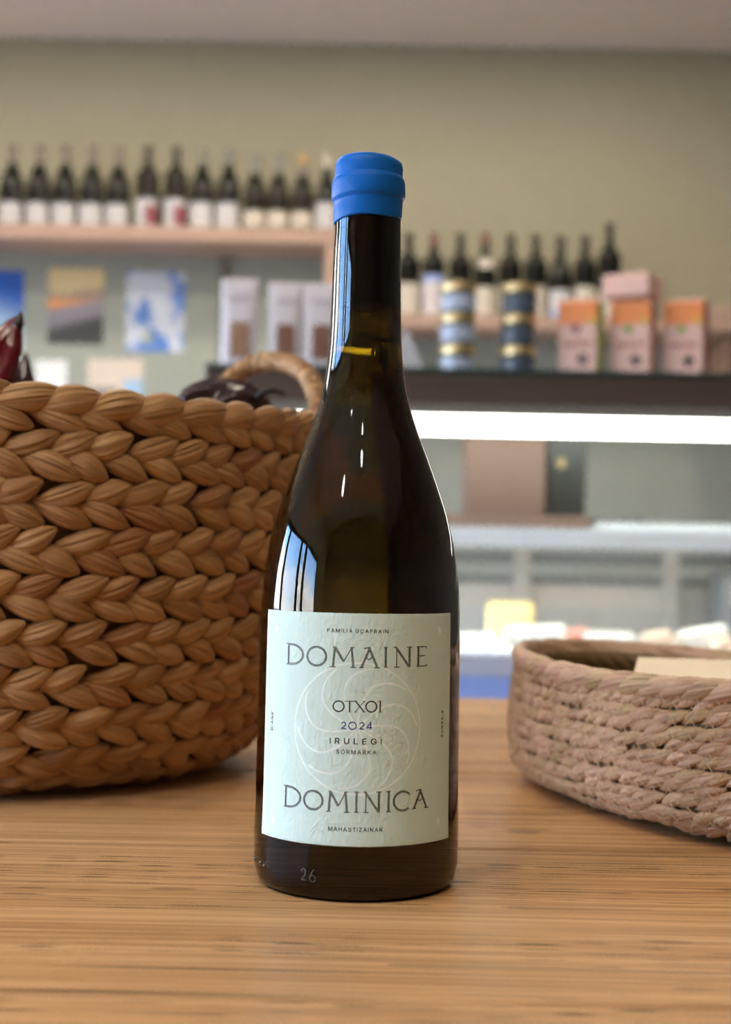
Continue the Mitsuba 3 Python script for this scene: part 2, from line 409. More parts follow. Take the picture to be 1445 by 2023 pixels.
LET = {   # unit boxes: (points, weight); weight 2 = wide stroke with a light line inside, 1 = fine stroke
    'D': [([(.10, .02), (.10, .98)], 2), ([(.10, .98)] + ell(.30, .5, .68, .475, 80, -80) + [(.10, .02)], 2), ([(-.02, 0), (.3, .03)], 1), ([(-.04, 1.), (.3, .97)], 1)],
    'O': [(ell(.5, .5, .46, .46, 0, 360), 2)],
    'M': [([(.10, .0), (.17, .98)], 2), ([(.17, .98), (.53, .28)], 2), ([(.53, .28), (.84, .98)], 1), ([(.84, .98), (.92, 0)], 2), ([(-.02, 0), (.22, .01)], 1), ([(.80, 0), (1.03, .0)], 1), ([(.08, .99), (.22, .97)], 1), ([(.78, .97), (.95, .99)], 1)],
    'A': [([(.48, .93), (.90, .02)], 2), ([(.50, .88), (.10, .02)], 2), ([(.26, .91), (.56, .96)], 1), ([(.30, .48), (.48, .38), (.62, .50)], 1), ([(-.02, 0), (.24, .02)], 1), ([(.74, .01), (1.04, .0)], 1), ([(.24, .88), (.28, .95)], 1)],
    'I': [([(.5, 0), (.5, 1)], 2), ([(.02, .01), (.98, .01)], 1), ([(.02, .99), (.98, .99)], 1)],
    'N': [([(.14, 0), (.14, .98)], 1), ([(.10, .98), (.86, .02)], 2), ([(.88, .0), (.88, 1)], 2), ([(0, .01), (.30, .01)], 1), ([(.72, .99), (1.02, .99)], 1), ([(-.02, .99), (.16, .98)], 1)],
    'E': [([(.16, 0), (.16, 1)], 2), ([(.0, .99), (.92, .98), (.93, .90)], 1), ([(.16, .52), (.78, .53)], 1), ([(0, .01), (.96, .02), (1.0, .10)], 1)],
    'C': [(ell(.52, .5, .50, .46, 48, 312), 2), ([(.86, .90), (.90, .76)], 1)],
    'T': [([(.5, 0), (.5, .98)], 2), ([(.0, .90), (.02, .98), (.98, .98), (1., .90)], 1), ([(.36, .01), (.64, .01)], 1)],
    'X': [([(.08, .98), (.90, .02)], 2), ([(.90, .98), (.08, .02)], 1), ([(-.02, .99), (.2, .99)], 1), ([(.78, .99), (1.02, .99)], 1), ([(-.02, .01), (.2, .01)], 1), ([(.78, .01), (1.02, .01)], 1)],
}


def letters(items, wide, fine, gap):
    """items: (letter, u0, u1, v0, v1) in millimetres."""
    out = []
    for ch, u0, u1, v0, v1 in items:
        solid, cut = [], []
        for pts, wgt in LET[ch]:
            line = LineString([((u0 + x * (u1 - u0)) * 1e-3, (v0 + y * (v1 - v0)) * 1e-3) for x, y in pts])
            solid.append(line.buffer((wide if wgt == 2 else fine) / 2, cap_style=2, join_style=2 if len(pts) < 10 else 1))
            if wgt == 2 and gap: cut.append(line.buffer(gap / 2, cap_style=2))
        s = unary_union(solid)
        if cut: s = s.difference(unary_union(cut))
        out.append(s)
    return unary_union(out)


row1 = [('D', -30.7, -22.6, 88.87, 96.76), ('O', -21.1, -12.5, 88.76, 96.48), ('M', -11.0, -1.4, 88.83, 96.51), ('A', .1, 7.7, 88.79, 96.9), ('I', 9.4, 11.0, 89.07, 96.62), ('N', 13.5, 20.9, 89.01, 96.75), ('E', 23.2, 28.2, 89.17, 96.82)]
row2 = [('D', -30.4, -22.3, 34.41, 42.4), ('O', -21.1, -12.7, 34.35, 41.92), ('M', -11.4, -2.8, 34.35, 42.05), ('I', -.9, .9, 34.44, 42.13), ('N', 2.6, 9.3, 34.38, 42.18), ('I', 11.3, 13.2, 34.5, 42.22), ('C', 14.2, 21.7, 34.49, 42.25), ('A', 22.2, 29.7, 35.04, 42.6)]
row3 = [('O', -9.8, -5.25, 71.96, 76.22), ('T', -5.0, -1.6, 72.1, 76.21), ('X', -1.4, 2.6, 72.1, 76.29), ('O', 2.7, 7.15, 72.0, 76.35), ('I', 7.8, 8.9, 72.1, 76.26)]
put(flat(letters(row1, .00080, .00036, .00010)), 'lettering', 'm_ink', 'black lettering DOMAINE')
put(flat(letters(row2, .00080, .00036, .00010)), 'lettering', 'm_ink', 'black lettering DOMINICA')
put(flat(letters(row3, .00050, .00028, 0)), 'lettering', 'm_ink', 'black lettering OTXOI')


def sans(text, u0, u1, v0, h, sx, bold=False, turn=0):
    """A row of spaced capitals from u0 to u1 (mm), foot at v0, height h; turn = 90 or -90 stands the row on end (then u0, u1 run along it)."""
    ms = [None if c == ' ' else bx(0, h * .15e-3, 0, h * 1e-3, 0, .00008) if c == 'I' else meshkit.text_mesh(c, h * 1e-3, .00008, bold) for c in text]
    for m in ms:
        if m is not None: m.apply_translation([-m.bounds[0, 0], 0, 0]); m.apply_scale([sx, 1, 1])
    wid = [0 if m is None else m.bounds[1, 0] for m in ms]
    g = ((u1 - u0) * 1e-3 - sum(wid)) / (len(text) - 1)
    x, out = u0 * 1e-3, []
    for m, w in zip(ms, wid):
        if m is not None: m.apply_translation([x, 0, 0]); out.append(m)
        x += w + g
    m = cat(out)
    if turn:
        m.apply_transform(trimesh.transformations.rotation_matrix(math.radians(turn), [0, 0, 1]))
        m.apply_translation([v0 * 1e-3, 0, 0])
    else: m.apply_translation([0, v0 * 1e-3, 0])
    return m


def digits(d, u, v, w, h):
    q = {'2': [ell(.5, .70, .44, .30, 165, -35, 20) + [(.05, .03), (1.0, .03)]], '0': [ell(.5, .5, .5, .5, 0, 360)], '4': [[(.72, 0), (.72, 1.), (.0, .30), (1.0, .30)]]}[d]
    return unary_union([LineString([((u + x * w) * 1e-3, (v + y * h) * 1e-3) for x, y in p]).buffer(.00020, cap_style=2) for p in q])


put(flat(unary_union([digits('2', -6.3, 65.65, 1.75, 2.5), digits('0', -3.5, 65.5, 2.8, 2.75), digits('2', .55, 65.65, 1.8, 2.5), digits('4', 3.35, 65.5, 2.0, 2.75)])), 'lettering', 'm_ink_blue', 'blue year 2024')
for txt, a, b, v0, h, sx, bold in (('FAMILIA OÇAFRAIN', -12.6, 11.05, 101.95, 1.33, 1.1, True), ('IRULEGI', -10.7, 9.2, 60.0, 2.12, 1.15, True), ('SORMARKA', -8.1, 7.2, 56.25, 1.48, 1.1, True), ('MAHASTIZAINAK', -10.55, 10.15, 27.2, 1.5, 1.05, True)):
    put(sans(txt, a, b, v0, h, sx, bold), 'lettering', 'm_ink', 'small black lettering ' + txt)
put(sans('DIANE', 62.5, 69.6, 38.55, 1.25, 1.2, True, 90).apply_translation([-.0771, 0, 0]), 'lettering', 'm_ink', 'small upright black lettering DIANE')
put(sans('BIXENTE', -71.6, -61.2, 37.2, 1.15, 1.2, True, -90), 'lettering', 'm_ink', 'small upright black lettering BIXENTE')
for cx, cy in ((-37.0, 102.2), (35.5, 102.8), (-36.7, 28.3), (35.8, 28.9)):
    pts = []
    for k in range(4):
        a0 = math.pi / 2 * k; rx, ry = 1.35, 1.85
        pts.append((cx + rx * math.cos(a0), cy + ry * math.sin(a0))); pts.append((cx + .62 * rx * math.cos(a0 + math.pi / 4), cy + .62 * ry * math.sin(a0 + math.pi / 4)))
    put(flat(Polygon([(x * 1e-3, y * 1e-3) for x, y in pts])), 'ornament', 'm_emboss', 'pale four pointed star')
arms = [LineString(ell(-.3e-3, .0658, .0255, .0248, 0, 360, 120)).buffer(.00030)]
for k in range(10):
    pts = []
    for s in np.linspace(0.04, 1, 30):
        f = math.radians(2 + 36 * k + (-34 + 14 * s + 34 * s ** 5)); r = .0236 * s
        pts.append((-.0003 + r * math.sin(f) * 1.02, .0658 + r * math.cos(f)))
    arms.append(LineString(pts).buffer(.00032))
put(flat(unary_union(arms), .00010), 'emblem', 'm_emboss', 'embossed pale wheel of ten curved spokes in a circle', OFF - .00004)
# moulded marks on the glass near the foot
scene['m_mould'] = {'type': 'twosided', 'bsdf': {'type': 'principled', 'base_color': rgb([.11, .11, .11]), 'roughness': .22, 'specular': .9, 'metallic': .6}}
two = digits('2', -21.4, 7.6, 2.1, 4.4)
six = LineString([(x * 1e-3, y * 1e-3) for x, y in [(-15.9, 12.1), (-17.0, 10.6), (-17.6, 9.2)] + ell(-16.5, 8.6, 1.15, 1.2, 150, 500, 20)]).buffer(.00020)
part(gl, 'numeral', ply(bend(flat(two, .0004), -.0002), 'm_mould'), 'raised glass numeral 2', to=TB)
part(gl, 'numeral', ply(bend(flat(six, .0004), -.0002), 'm_mould'), 'raised glass numeral 6', to=TB)
dot = trimesh.creation.icosphere(2, .0007)
for u, v in ((-54.0, 9.9), (-46.0, 10.1), (-42.3, 9.6)):
    th = u * 1e-3 / .0411; r = float(RZ(v * 1e-3))
    part(gl, 'raised_dot', ply(dot, 'm_mould', smooth=True), to=TB @ T().translate([r * math.sin(th), -r * math.cos(th), v * 1e-3]))


# ------------------------------------------------------------------ woven pieces
def leaf(S, x0, x1, s0, s1, hw, th, n0, n1, bow, idx, nt=10, nc=8, sharp=.8, skew=1.25):
    """One flattened strand laid on the surface S(x, s, n), from (x0, s0) to (x1, s1)."""
    t = np.linspace(0, 1, nt)[:, None]; a = (np.arange(nc) * 2 * np.pi / nc)[None, :]
    w = np.sin(np.pi * (t ** skew * .92 + .04)) ** sharp
    dx, ds = x1 - x0, s1 - s0; L = math.hypot(dx, ds); px, ps = -ds / L, dx / L
    cx = x0 + dx * t + px * bow * np.sin(np.pi * t); cs = s0 + ds * t + ps * bow * np.sin(np.pi * t)
    q = hw * w * np.cos(a)
    nn = n0 + (n1 - n0) * t + th * np.sin(np.pi * t) * .5 + th * w * np.sin(a)
    v = S((cx + px * q).ravel(), (cs + ps * q).ravel(), nn.ravel())
    f = grid_faces(nt, nc, True); i = np.arange(nc); k = nt * nc
    v = np.vstack([v, S(np.array([x0, x1]), np.array([s0, s1]), np.array([n0, n1]))])
    f = np.vstack([f, np.stack([(i + 1) % nc, i, i * 0 + k], 1), np.stack([k - nc + i, k - nc + (i + 1) % nc, i * 0 + k + 1], 1)])
    uv = np.stack([idx + .02 + .96 * (.5 + .48 * np.cos(a) + 0 * t).ravel(), np.repeat(np.linspace(0, L / .012, nt), nc)], 1)
    uv = np.vstack([uv, [[idx + .5, 0], [idx + .5, L / .012]]])
    return v, f, uv


def weave(parent, pieces, name, m):
    """The 300 pieces that show largest are parts, the rest one part."""
    score = []
    for v, f, uv in pieces:
        c = v.mean(0); d = c - CAM; dist = np.linalg.norm(d)
        z = d @ FW; x = 722.5 + FPX * (d @ RT) / z; y = 1011.5 - FPX * (d @ UP) / z
        vis = -60 < x < 1505 and -60 < y < 2083
        nrm = np.zeros(3); tri = v[f]; cr = np.cross(tri[:, 1] - tri[:, 0], tri[:, 2] - tri[:, 0]); g = (cr @ -d) / dist
        score.append((np.maximum(g, 0).sum() / dist ** 2) * (1 if vis else .01) * out_facing(c, d))
    order = np.argsort(score)[::-1]
    for k in order[:300]:
        v, f, uv = pieces[k]
        part(parent, name, ply(trimesh.Trimesh(v, f, process=False), m, smooth=True, uv=uv))
    V, F, UV, at0 = [], [], [], 0
    for k in order[300:]:
        v, f, uv = pieces[k]; V.append(v); F.append(f + at0); UV.append(uv); at0 += len(v)
    if V: part(parent, 'further_' + name + 's', ply(trimesh.Trimesh(np.vstack(V), np.vstack(F), process=False), m, smooth=True, uv=np.vstack(UV)), kind='stuff')


# ------------------------------------------------------------------ the tall round basket
BC = np.array([-.225, .890])
mer = np.array([(.116, .0085), (.130, .0090), (.147, .0150), (.162, .030), (.176, .058), (.188, .098), (.195, .138), (.198, .178), (.1985, .199)])
ms_ = np.r_[0, np.cumsum(np.linalg.norm(np.diff(mer, axis=0), axis=1))]; SL = ms_[-1]
fr_, fz_ = PchipInterpolator(ms_, mer[:, 0]), PchipInterpolator(ms_, mer[:, 1])


def rim_rise(phi):
    """The rim sags between the handles and stands up where they spring."""
    return .0015 + .0075 * np.exp(-((phi - .35) / .55) ** 2) + .010 * np.exp(-((phi + 1.95) / .38) ** 2) + .002 * np.sin(3 * phi + .6)


RN = .196
def SB(x, s, n):
    phi = x / RN; sc = np.clip(s, -.01, SL + .03)
    r = fr_(np.clip(sc, 0, SL)); z = fz_(np.clip(sc, 0, SL)) + np.maximum(sc - SL, 0) + np.minimum(sc, 0)
    e = 1e-4
    dr_, dz_ = fr_(np.clip(sc + e, 0, SL)) - fr_(np.clip(sc - e, 0, SL)), fz_(np.clip(sc + e, 0, SL)) - fz_(np.clip(sc - e, 0, SL)) + 1e-9
    l = np.hypot(dr_, dz_) + 1e-9; nr, nz = dz_ / l, -dr_ / l
    nr = np.where(sc >= SL, 1, nr); nz = np.where(sc >= SL, 0, nz)
    z = z + rim_rise(phi) * np.clip(z / .2, 0, 1) ** 1.5
    rr = r + n * nr
    return np.stack([BC[0] + rr * np.cos(phi), BC[1] + rr * np.sin(phi), z + n * nz], -1)


pieces, idx = [], 0
ROWS = 10; P = SL / ROWS
for k in range(ROWS):
    s = (k + .5) * P; rr = float(fr_(s)); sc = RN / rr       # x is angle * RN: keep the strands' real length in the narrow rows
    cnt = int(round(2 * math.pi * rr / .0205)); ph = rng.uniform(0, .02)
    wav = lambda x: .0014 * math.sin(x * 17 + .6 * k) + .0008 * math.sin(x * 41 + 1.1 * k)
    for sgn in (1, -1):
        for i in range(cnt):
            x0 = (i + .5 * (sgn < 0)) * 2 * math.pi * RN / cnt + ph + rng.normal(0, .0013) - math.pi * RN
            L = .0320 * rng.uniform(.90, 1.12) * sc
            so = s + wav(x0)
            pieces.append(leaf(SB, x0, x0 + L, so + sgn * P * .56 * rng.uniform(.92, 1.08), so + sgn * P * .04, .0068 * rng.uniform(.9, 1.1), .0046 * rng.uniform(.85, 1.15), -.0030, .0026 + rng.uniform(-.001, .001), sgn * .0014 + rng.normal(0, .0005), idx))
            idx += 1
cnt = int(2 * math.pi * RN / .0225)
for i in range(cnt):                                  # the thick twisted border
    x0 = i * 2 * math.pi * RN / cnt + rng.normal(0, .0015) - math.pi * RN
    L = .044 * rng.uniform(.9, 1.12)
    pieces.append(leaf(SB, x0, x0 + L, SL - .0030, SL + .0075, .0080 * rng.uniform(.92, 1.1), .0072, -.002, -.0005, .0012, idx, nc=10)); idx += 1


def out_facing(c, d):
    o = np.array([c[0] - BC[0], c[1] - BC[1], 0]); return 1. if o @ d < .02 * np.linalg.norm(o) else .02


lbk = thing('basket', 'tall round basket of thick braided brown strands with arched handles, standing left of the bottle', 'basket')
weave(lbk, pieces, 'strand', 'm_strand')
A = np.linspace(-np.pi, np.pi, 161)[:-1]


def liner(S, per, svals, n, nx):
    x = np.linspace(-per / 2, per / 2, nx + 1)[:-1]
    X, Sg = np.meshgrid(x, svals); v = S(X.ravel(), Sg.ravel(), np.full(X.size, n))
    return v, grid_faces(len(svals), nx, True)


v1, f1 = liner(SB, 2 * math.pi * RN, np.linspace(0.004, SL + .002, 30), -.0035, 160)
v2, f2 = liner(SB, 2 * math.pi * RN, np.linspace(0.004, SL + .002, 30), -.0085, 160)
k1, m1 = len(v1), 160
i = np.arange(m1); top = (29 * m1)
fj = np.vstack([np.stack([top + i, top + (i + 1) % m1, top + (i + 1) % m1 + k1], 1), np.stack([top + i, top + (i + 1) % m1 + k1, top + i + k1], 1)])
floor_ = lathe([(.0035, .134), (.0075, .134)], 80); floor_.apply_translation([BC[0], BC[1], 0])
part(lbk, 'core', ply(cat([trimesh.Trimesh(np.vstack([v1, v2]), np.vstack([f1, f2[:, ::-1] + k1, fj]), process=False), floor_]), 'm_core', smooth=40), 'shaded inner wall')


def wrap(turns, amp): return lambda t, a: 1 + amp * np.abs(np.sin(np.pi * (t * turns + a / (2 * np.pi)))) - amp * .5


hp = [at(x, y, Y) for x, y, Y in ((388, 850, 1.055), (415, 803, 1.055), (447, 758, 1.056), (485, 728, 1.056), (530, 714, 1.045), (580, 722, 1.02), (612, 748, .985), (628, 790, .958), (634, 840, .942), (635, 880, .938))]
hsp = spline(hp, 150)
hm = tube(hsp, .0066, 16, wrap(26, .22))
huv = np.vstack([np.stack([np.tile(.1 + .8 * np.abs(np.arange(16) - 8) / 8, 150) + 9000 + np.repeat(np.floor(np.linspace(0, 26, 150)), 16), np.repeat(np.linspace(0, 20, 150), 16)], 1), [[9000.5, 0], [9000.5, 1]]])
part(lbk, 'handle', ply(hm, 'm_strand', smooth=True, uv=huv), 'arched handle wound with pale strands')
off2 = 2 * np.array([BC[0], BC[1], 0])
hm2 = hsp * np.array([-1, -1, 1]) + off2
part(lbk, 'handle', ply(tube(hm2, .0066, 16, wrap(26, .22)), 'm_strand', smooth=True, uv=huv))


# dried peppers in the tall basket
def pepper(name, label, pts, rad, m, tip_m, seed):
    sp = spline(pts, 40); t = np.linspace(0, 1, 40)
    prof = np.interp(t, [0, .06, .2, .45, .75, .93, 1], [.25, .75, 1.0, .95, .62, .25, .05])

    def lob(tt, a):
        q = np.stack(np.broadcast_arrays(np.cos(a) * 2.2, np.sin(a) * 2.2, tt * 3), -1)
        return 1 + .12 * np.cos(3 * a + seed + 2 * tt) + .5 * (meshkit.noise(q, seed) - .5) + .08 * np.cos(8 * a + 5 * tt + seed)
    k = thing(name, label, 'pepper')
    part(k, 'flesh', ply(tube(sp, rad * prof, 28, lob), m, smooth=True))
    return k, sp


def stalk(k, pts, r0):
    part(k, 'stalk', ply(tube(spline(pts, 20), np.linspace(r0, r0 * .55, 20), 8), 'm_stalk', smooth=True))


k, sp = pepper('dried_pepper', 'dark red glossy dried pepper with blackish tip sticking up from the tall basket', [at(-75, 850, .84), at(-48, 790, .84), at(-10, 725, .84), at(16, 672, .84), at(38, 624, .84)], .0165, 'm_pepper_red', None, 3)
part(k, 'tip', ply(tube(spline([at(30, 652, .838), at(38, 634, .838), at(41, 617, .838)], 14), np.interp(np.linspace(0, 1, 14), [0, .4, 1], [.0030, .0034, .0008]), 12), 'm_stalk', smooth=True), 'blackish dry tip')
stalk(k, [at(-75, 852, .84), at(-85, 875, .84), at(-88, 900, .845)], .003)
k, sp = pepper('dried_pepper', 'dark blurred dried pepper behind the red one in the tall basket', [at(10, 905, .99), at(22, 840, .995), at(38, 765, 1.0), at(52, 698, 1.0)], .0155, 'm_pepper_dark', None, 5)
stalk(k, [at(10, 904, .99), at(8, 915, .99), at(12, 925, .99)], .003)
k, sp = pepper('dried_pepper', 'nearly black dried pepper with curled stalk under the basket handle', [at(352, 846, .985), at(405, 818, .985), at(452, 800, .985), at(500, 792, .985), at(536, 806, .985)], .0195, 'm_pepper_dark', None, 9)
stalk(k, [at(508, 786, .975), at(530, 772, .972), at(548, 772, .972), at(562, 781, .972)], .0028)
k, sp = pepper('dried_pepper', 'small reddish brown dried pepper just showing above the rim beside the handle', [at(362, 905, .95), at(352, 860, .95), at(345, 828, .95), at(341, 806, .95)], .007, 'm_pepper_red', None, 12)
k, sp = pepper('dried_pepper', 'dark wrinkled dried pepper leaning on the foot of the basket handle', [at(415, 870, .99), at(458, 800, 1.0), at(485, 770, 1.0), at(500, 752, 1.0)], .010, 'm_pepper_dark', None, 15)
# the heap below the rim that carries them
for j in range(34):
    a, r = j * 2.4, .148 * math.sqrt(((j * 7) % 17 + .5) / 17) * (1 if j > 9 else .62); z = .040 + .133 * min(1, j / 14) - .008 * (j % 3)
    d = a + math.pi / 2 + rng.uniform(-.5, .5); c = np.array([BC[0] + r * math.cos(a), BC[1] + r * math.sin(a), z]); e = np.array([math.cos(d), math.sin(d), .05]) * .042
    k, sp = pepper('dried_pepper', 'dried pepper of the heap that fills the tall basket below its rim', [c - e, c - e * .3 + [0, 0, .004], c + e * .4 + [0, 0, .003], c + e], .018, 'm_pepper_dark' if j % 3 else 'm_pepper_red', None, 20 + j)
    labels[k]['group'] = 'peppers heaped inside the tall basket'

# ------------------------------------------------------------------ the low oval basket
OC = np.array([.1812, .7787]); OA, OB, OANG, OE = .1457, .0745, -1.2274, 2.25
th = np.linspace(-np.pi, np.pi, 1441)
cx_, cy_ = OA * np.sign(np.cos(th)) * np.abs(np.cos(th)) ** (2 / OE), OB * np.sign(np.sin(th)) * np.abs(np.sin(th)) ** (2 / OE)
oc = np.stack([OC[0] + cx_ * math.cos(OANG) - cy_ * math.sin(OANG), OC[1] + cx_ * math.sin(OANG) + cy_ * math.cos(OANG)], 1)
ol = np.r_[0, np.cumsum(np.linalg.norm(np.diff(oc, axis=0), axis=1))]; OPER = ol[-1]
uni = np.linspace(0, OPER, 1201); ou = np.stack([np.interp(uni, ol, oc[:, j]) for j in (0, 1)], 1)
tg = np.roll(ou[:-1], -3, 0) - np.roll(ou[:-1], 3, 0); tg /= np.linalg.norm(tg, axis=1, keepdims=True); tg = np.vstack([tg, tg[:1]])
on = np.stack([tg[:, 1], -tg[:, 0]], 1)
OH = .0655


def SO(x, s, n):
    q = np.mod(x, OPER)
    p = np.stack([np.interp(q, uni, ou[:, j]) for j in (0, 1)], -1); m = np.stack([np.interp(q, uni, on[:, j]) for j in (0, 1)], -1)
    m /= np.linalg.norm(m, axis=-1, keepdims=True)
    t = np.clip(s / OH, 0, 1.2)
    n = n - .012 * (1 - np.clip(s / .012, 0, 1)) ** 2 + .0035 * np.sin(np.pi * np.clip(t, 0, 1)) - .001
    z = .003 + s + .0016 * np.sin(q / OPER * 4 * np.pi + 1.2) * t
    return np.concatenate([p + m * np.asarray(n)[:, None], z[:, None]], 1)


pieces, idx, stitch = [], 0, []
OR = 10; OP = OH / OR
for k in range(OR):
    s = (k + .5) * OP; cnt = int(OPER / .0098); ph = rng.uniform(0, .01)
    for i in range(cnt):
        x0 = i * OPER / cnt + ph + rng.normal(0, .0012); L = .0205 * rng.uniform(.85, 1.2)
        so = s + .0011 * math.sin(x0 * 60 + k * 2) + .0007 * math.sin(x0 * 140 + k)
        pieces.append(leaf(SO, x0, x0 + L, so - OP * .52, so + OP * .50, .0034 * rng.uniform(.85, 1.15), .0027, -.0016 + rng.uniform(-.0004, .0006), -.0002, .0006, idx, nt=9, nc=7, skew=1.0)); idx += 1
    x = np.arange(0, OPER, .0052); zz_ = np.where(np.arange(len(x)) % 2 == 0, -.55, .55) * OP + rng.normal(0, .0005, len(x))
    if len(x) % 2: x, zz_ = x[:-1], zz_[:-1]
    xs = np.concatenate([np.linspace(x[j], x[j + 1] if j + 1 < len(x) else OPER, 4)[:3] for j in range(len(x))])
    zs = np.concatenate([np.linspace(zz_[j], zz_[(j + 1) % len(x)], 4)[:3] for j in range(len(x))])
    stitch.append(tube(SO(xs + rng.normal(0, .0003, len(xs)), s + OP * .5 + zs * .9, np.full(len(xs), .0042)), .00028, 4))
for i in range(int(OPER / .0150)):
    x0 = i * OPER / int(OPER / .0150) + rng.normal(0, .001)
    pieces.append(leaf(SO, x0, x0 + .046 * rng.uniform(.9, 1.15), OH - .0018, OH + .0075, .0055 * rng.uniform(.9, 1.1), .0048, -.0024, .0002, .0012, idx, nc=9, skew=1.0)); idx += 1


def out_facing(c, d):
    j = np.argmin(np.hypot(*(ou - c[:2]).T)); o = np.r_[on[j], 0]; return 1. if o @ d < 0 or c[2] > OH + .001 else .05


obk = thing('basket', 'low oval basket of stitched grey brown grass rope holding cream cards, right of the bottle', 'basket')
weave(obk, pieces, 'strand', 'm_grass')
part(obk, 'stitching', ply(cat(stitch), 'm_thread', smooth=True), 'thin tan zigzag thread', kind='stuff')
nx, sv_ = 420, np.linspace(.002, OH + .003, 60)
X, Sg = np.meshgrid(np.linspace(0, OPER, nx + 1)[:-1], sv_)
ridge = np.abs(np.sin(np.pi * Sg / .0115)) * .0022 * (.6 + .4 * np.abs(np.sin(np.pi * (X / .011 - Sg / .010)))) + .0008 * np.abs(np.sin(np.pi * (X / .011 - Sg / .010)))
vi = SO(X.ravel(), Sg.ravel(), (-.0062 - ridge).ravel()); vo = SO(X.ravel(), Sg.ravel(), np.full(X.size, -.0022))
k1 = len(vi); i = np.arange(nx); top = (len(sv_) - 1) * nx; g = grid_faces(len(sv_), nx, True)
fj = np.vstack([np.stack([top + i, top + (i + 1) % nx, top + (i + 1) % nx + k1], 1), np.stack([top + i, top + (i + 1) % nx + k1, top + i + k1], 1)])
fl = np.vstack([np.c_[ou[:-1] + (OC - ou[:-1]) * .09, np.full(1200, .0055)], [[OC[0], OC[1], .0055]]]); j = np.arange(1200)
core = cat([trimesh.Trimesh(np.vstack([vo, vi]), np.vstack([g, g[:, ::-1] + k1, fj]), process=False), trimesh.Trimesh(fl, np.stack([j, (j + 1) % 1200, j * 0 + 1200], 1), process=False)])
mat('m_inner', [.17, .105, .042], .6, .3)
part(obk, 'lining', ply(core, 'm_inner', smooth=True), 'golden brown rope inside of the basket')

# cream cards
e1, e2 = np.array([-.23, -.97, -.085]), np.array([.97, -.23, .0])
e1 /= np.linalg.norm(e1); e3 = np.cross(e2, e1); e3 *= np.sign(e3[2]); e3 /= np.linalg.norm(e3)
P1 = at(1262, 1298, .872)
cs = thing('card_stack', 'stack of plain cream cards lying in the low oval basket', 'card stack')
M = np.eye(4); M[:3, 0], M[:3, 1], M[:3, 2], M[:3, 3] = e1, e2, e3, P1
for q in range(10):
    dz = -.0011 * q; o = rng.normal(0, .0004, 2) * (q > 0)
    part(cs, 'card', ply(bx(0 + o[0], .085 + o[0], 0 + o[1], .058 + o[1], dz - .0010, dz, .0001), 'm_card'), to=T(M.tolist()))
part(cs, 'stacked_cards', ply(bx(.002, .083, .002, .055, -.047, -.0112), 'm_card'), kind='stuff', to=T(M.tolist()))

# ------------------------------------------------------------------ background: shelves on the back wall
SY0, SY1 = 4.96, 5.22
sh = thing('shelving_unit', 'pale wooden shelf unit with grey green back panels on the back wall, upper left', 'shelf')
part(sh, 'shelf_board', ply(bx(-2.2, -.118, SY0, SY1, 1.193, 1.2455, .003), 'm_pale_wood'), 'pinkish pale wood top board')
part(sh, 'side_panel', ply(bx(-.158, -.118, SY0 + .005, SY1, ZF, 1.193, .002), 'm_pale_wood'), 'pale wood upright')
part(sh, 'back_panel', ply(bx(-2.2, -.545, SY1 - .02, SY1, ZF, 1.193), 'm_panel'), 'pale grey green panel')
part(sh, 'back_panel', ply(bx(-.505, -.158, SY1 - .02, SY1, ZF, 1.193), 'm_panel'), 'pale grey green panel')
part(sh, 'divider', ply(bx(-.545, -.505, SY1 - .03, SY1, ZF, 1.193), 'm_panel_dark'), 'dark upright strip')
ws = thing('wall_shelf', 'lower pale wooden shelf with grey green panel under it, behind the jars and coffee packs', 'shelf')
part(ws, 'shelf_board', ply(bx(-.118, 1.7, SY0, SY1, .908, .957, .003), 'm_pale_wood'), 'pinkish pale wood board')
part(ws, 'back_panel', ply(bx(-.118, 1.7, SY1 - .02, SY1, ZF, .908), 'm_panel'), 'grey green panel')
wk = thing('wooden_block', 'thick pale wooden block jutting out at the right edge beside the last coffee pack', 'block')
part(wk, 'board', ply(bx(1.085, 1.7, 4.6, 4.95, .858, .945, .004), 'm_pale_wood'))
part(wk, 'bracket', ply(bx(1.150, 1.22, 4.62, 4.95, .60, .857, .003), 'm_board'), 'brown wooden upright')

# wine bottles on the shelves
slim = [(0, .034), (.002, .0365), (.006, .0375), (.19, .0375), (.205, .035), (.22, .026), (.232, .017), (.245, .0148), (.29, .0140), (.292, .0155), (.300, .0155)]; slim = [(z, r * (1 if z > .21 else 1.08)) for z, r in slim]
burg = [(0, .036), (.002, .039), (.006, .040), (.14, .040), (.165, .037), (.19, .030), (.215, .0205), (.235, .0160), (.26, .0145), (.288, .0140), (.290, .0152), (.298, .0152)]; burg = [(z, r * (1 if z > .21 else 1.08)) for z, r in burg]
cham = [(0, .036), (.002, .0385), (.006, .0395), (.125, .0395), (.150, .0365), (.175, .030), (.20, .021), (.225, .0175), (.262, .0160), (.275, .0165), (.285, .0160)]


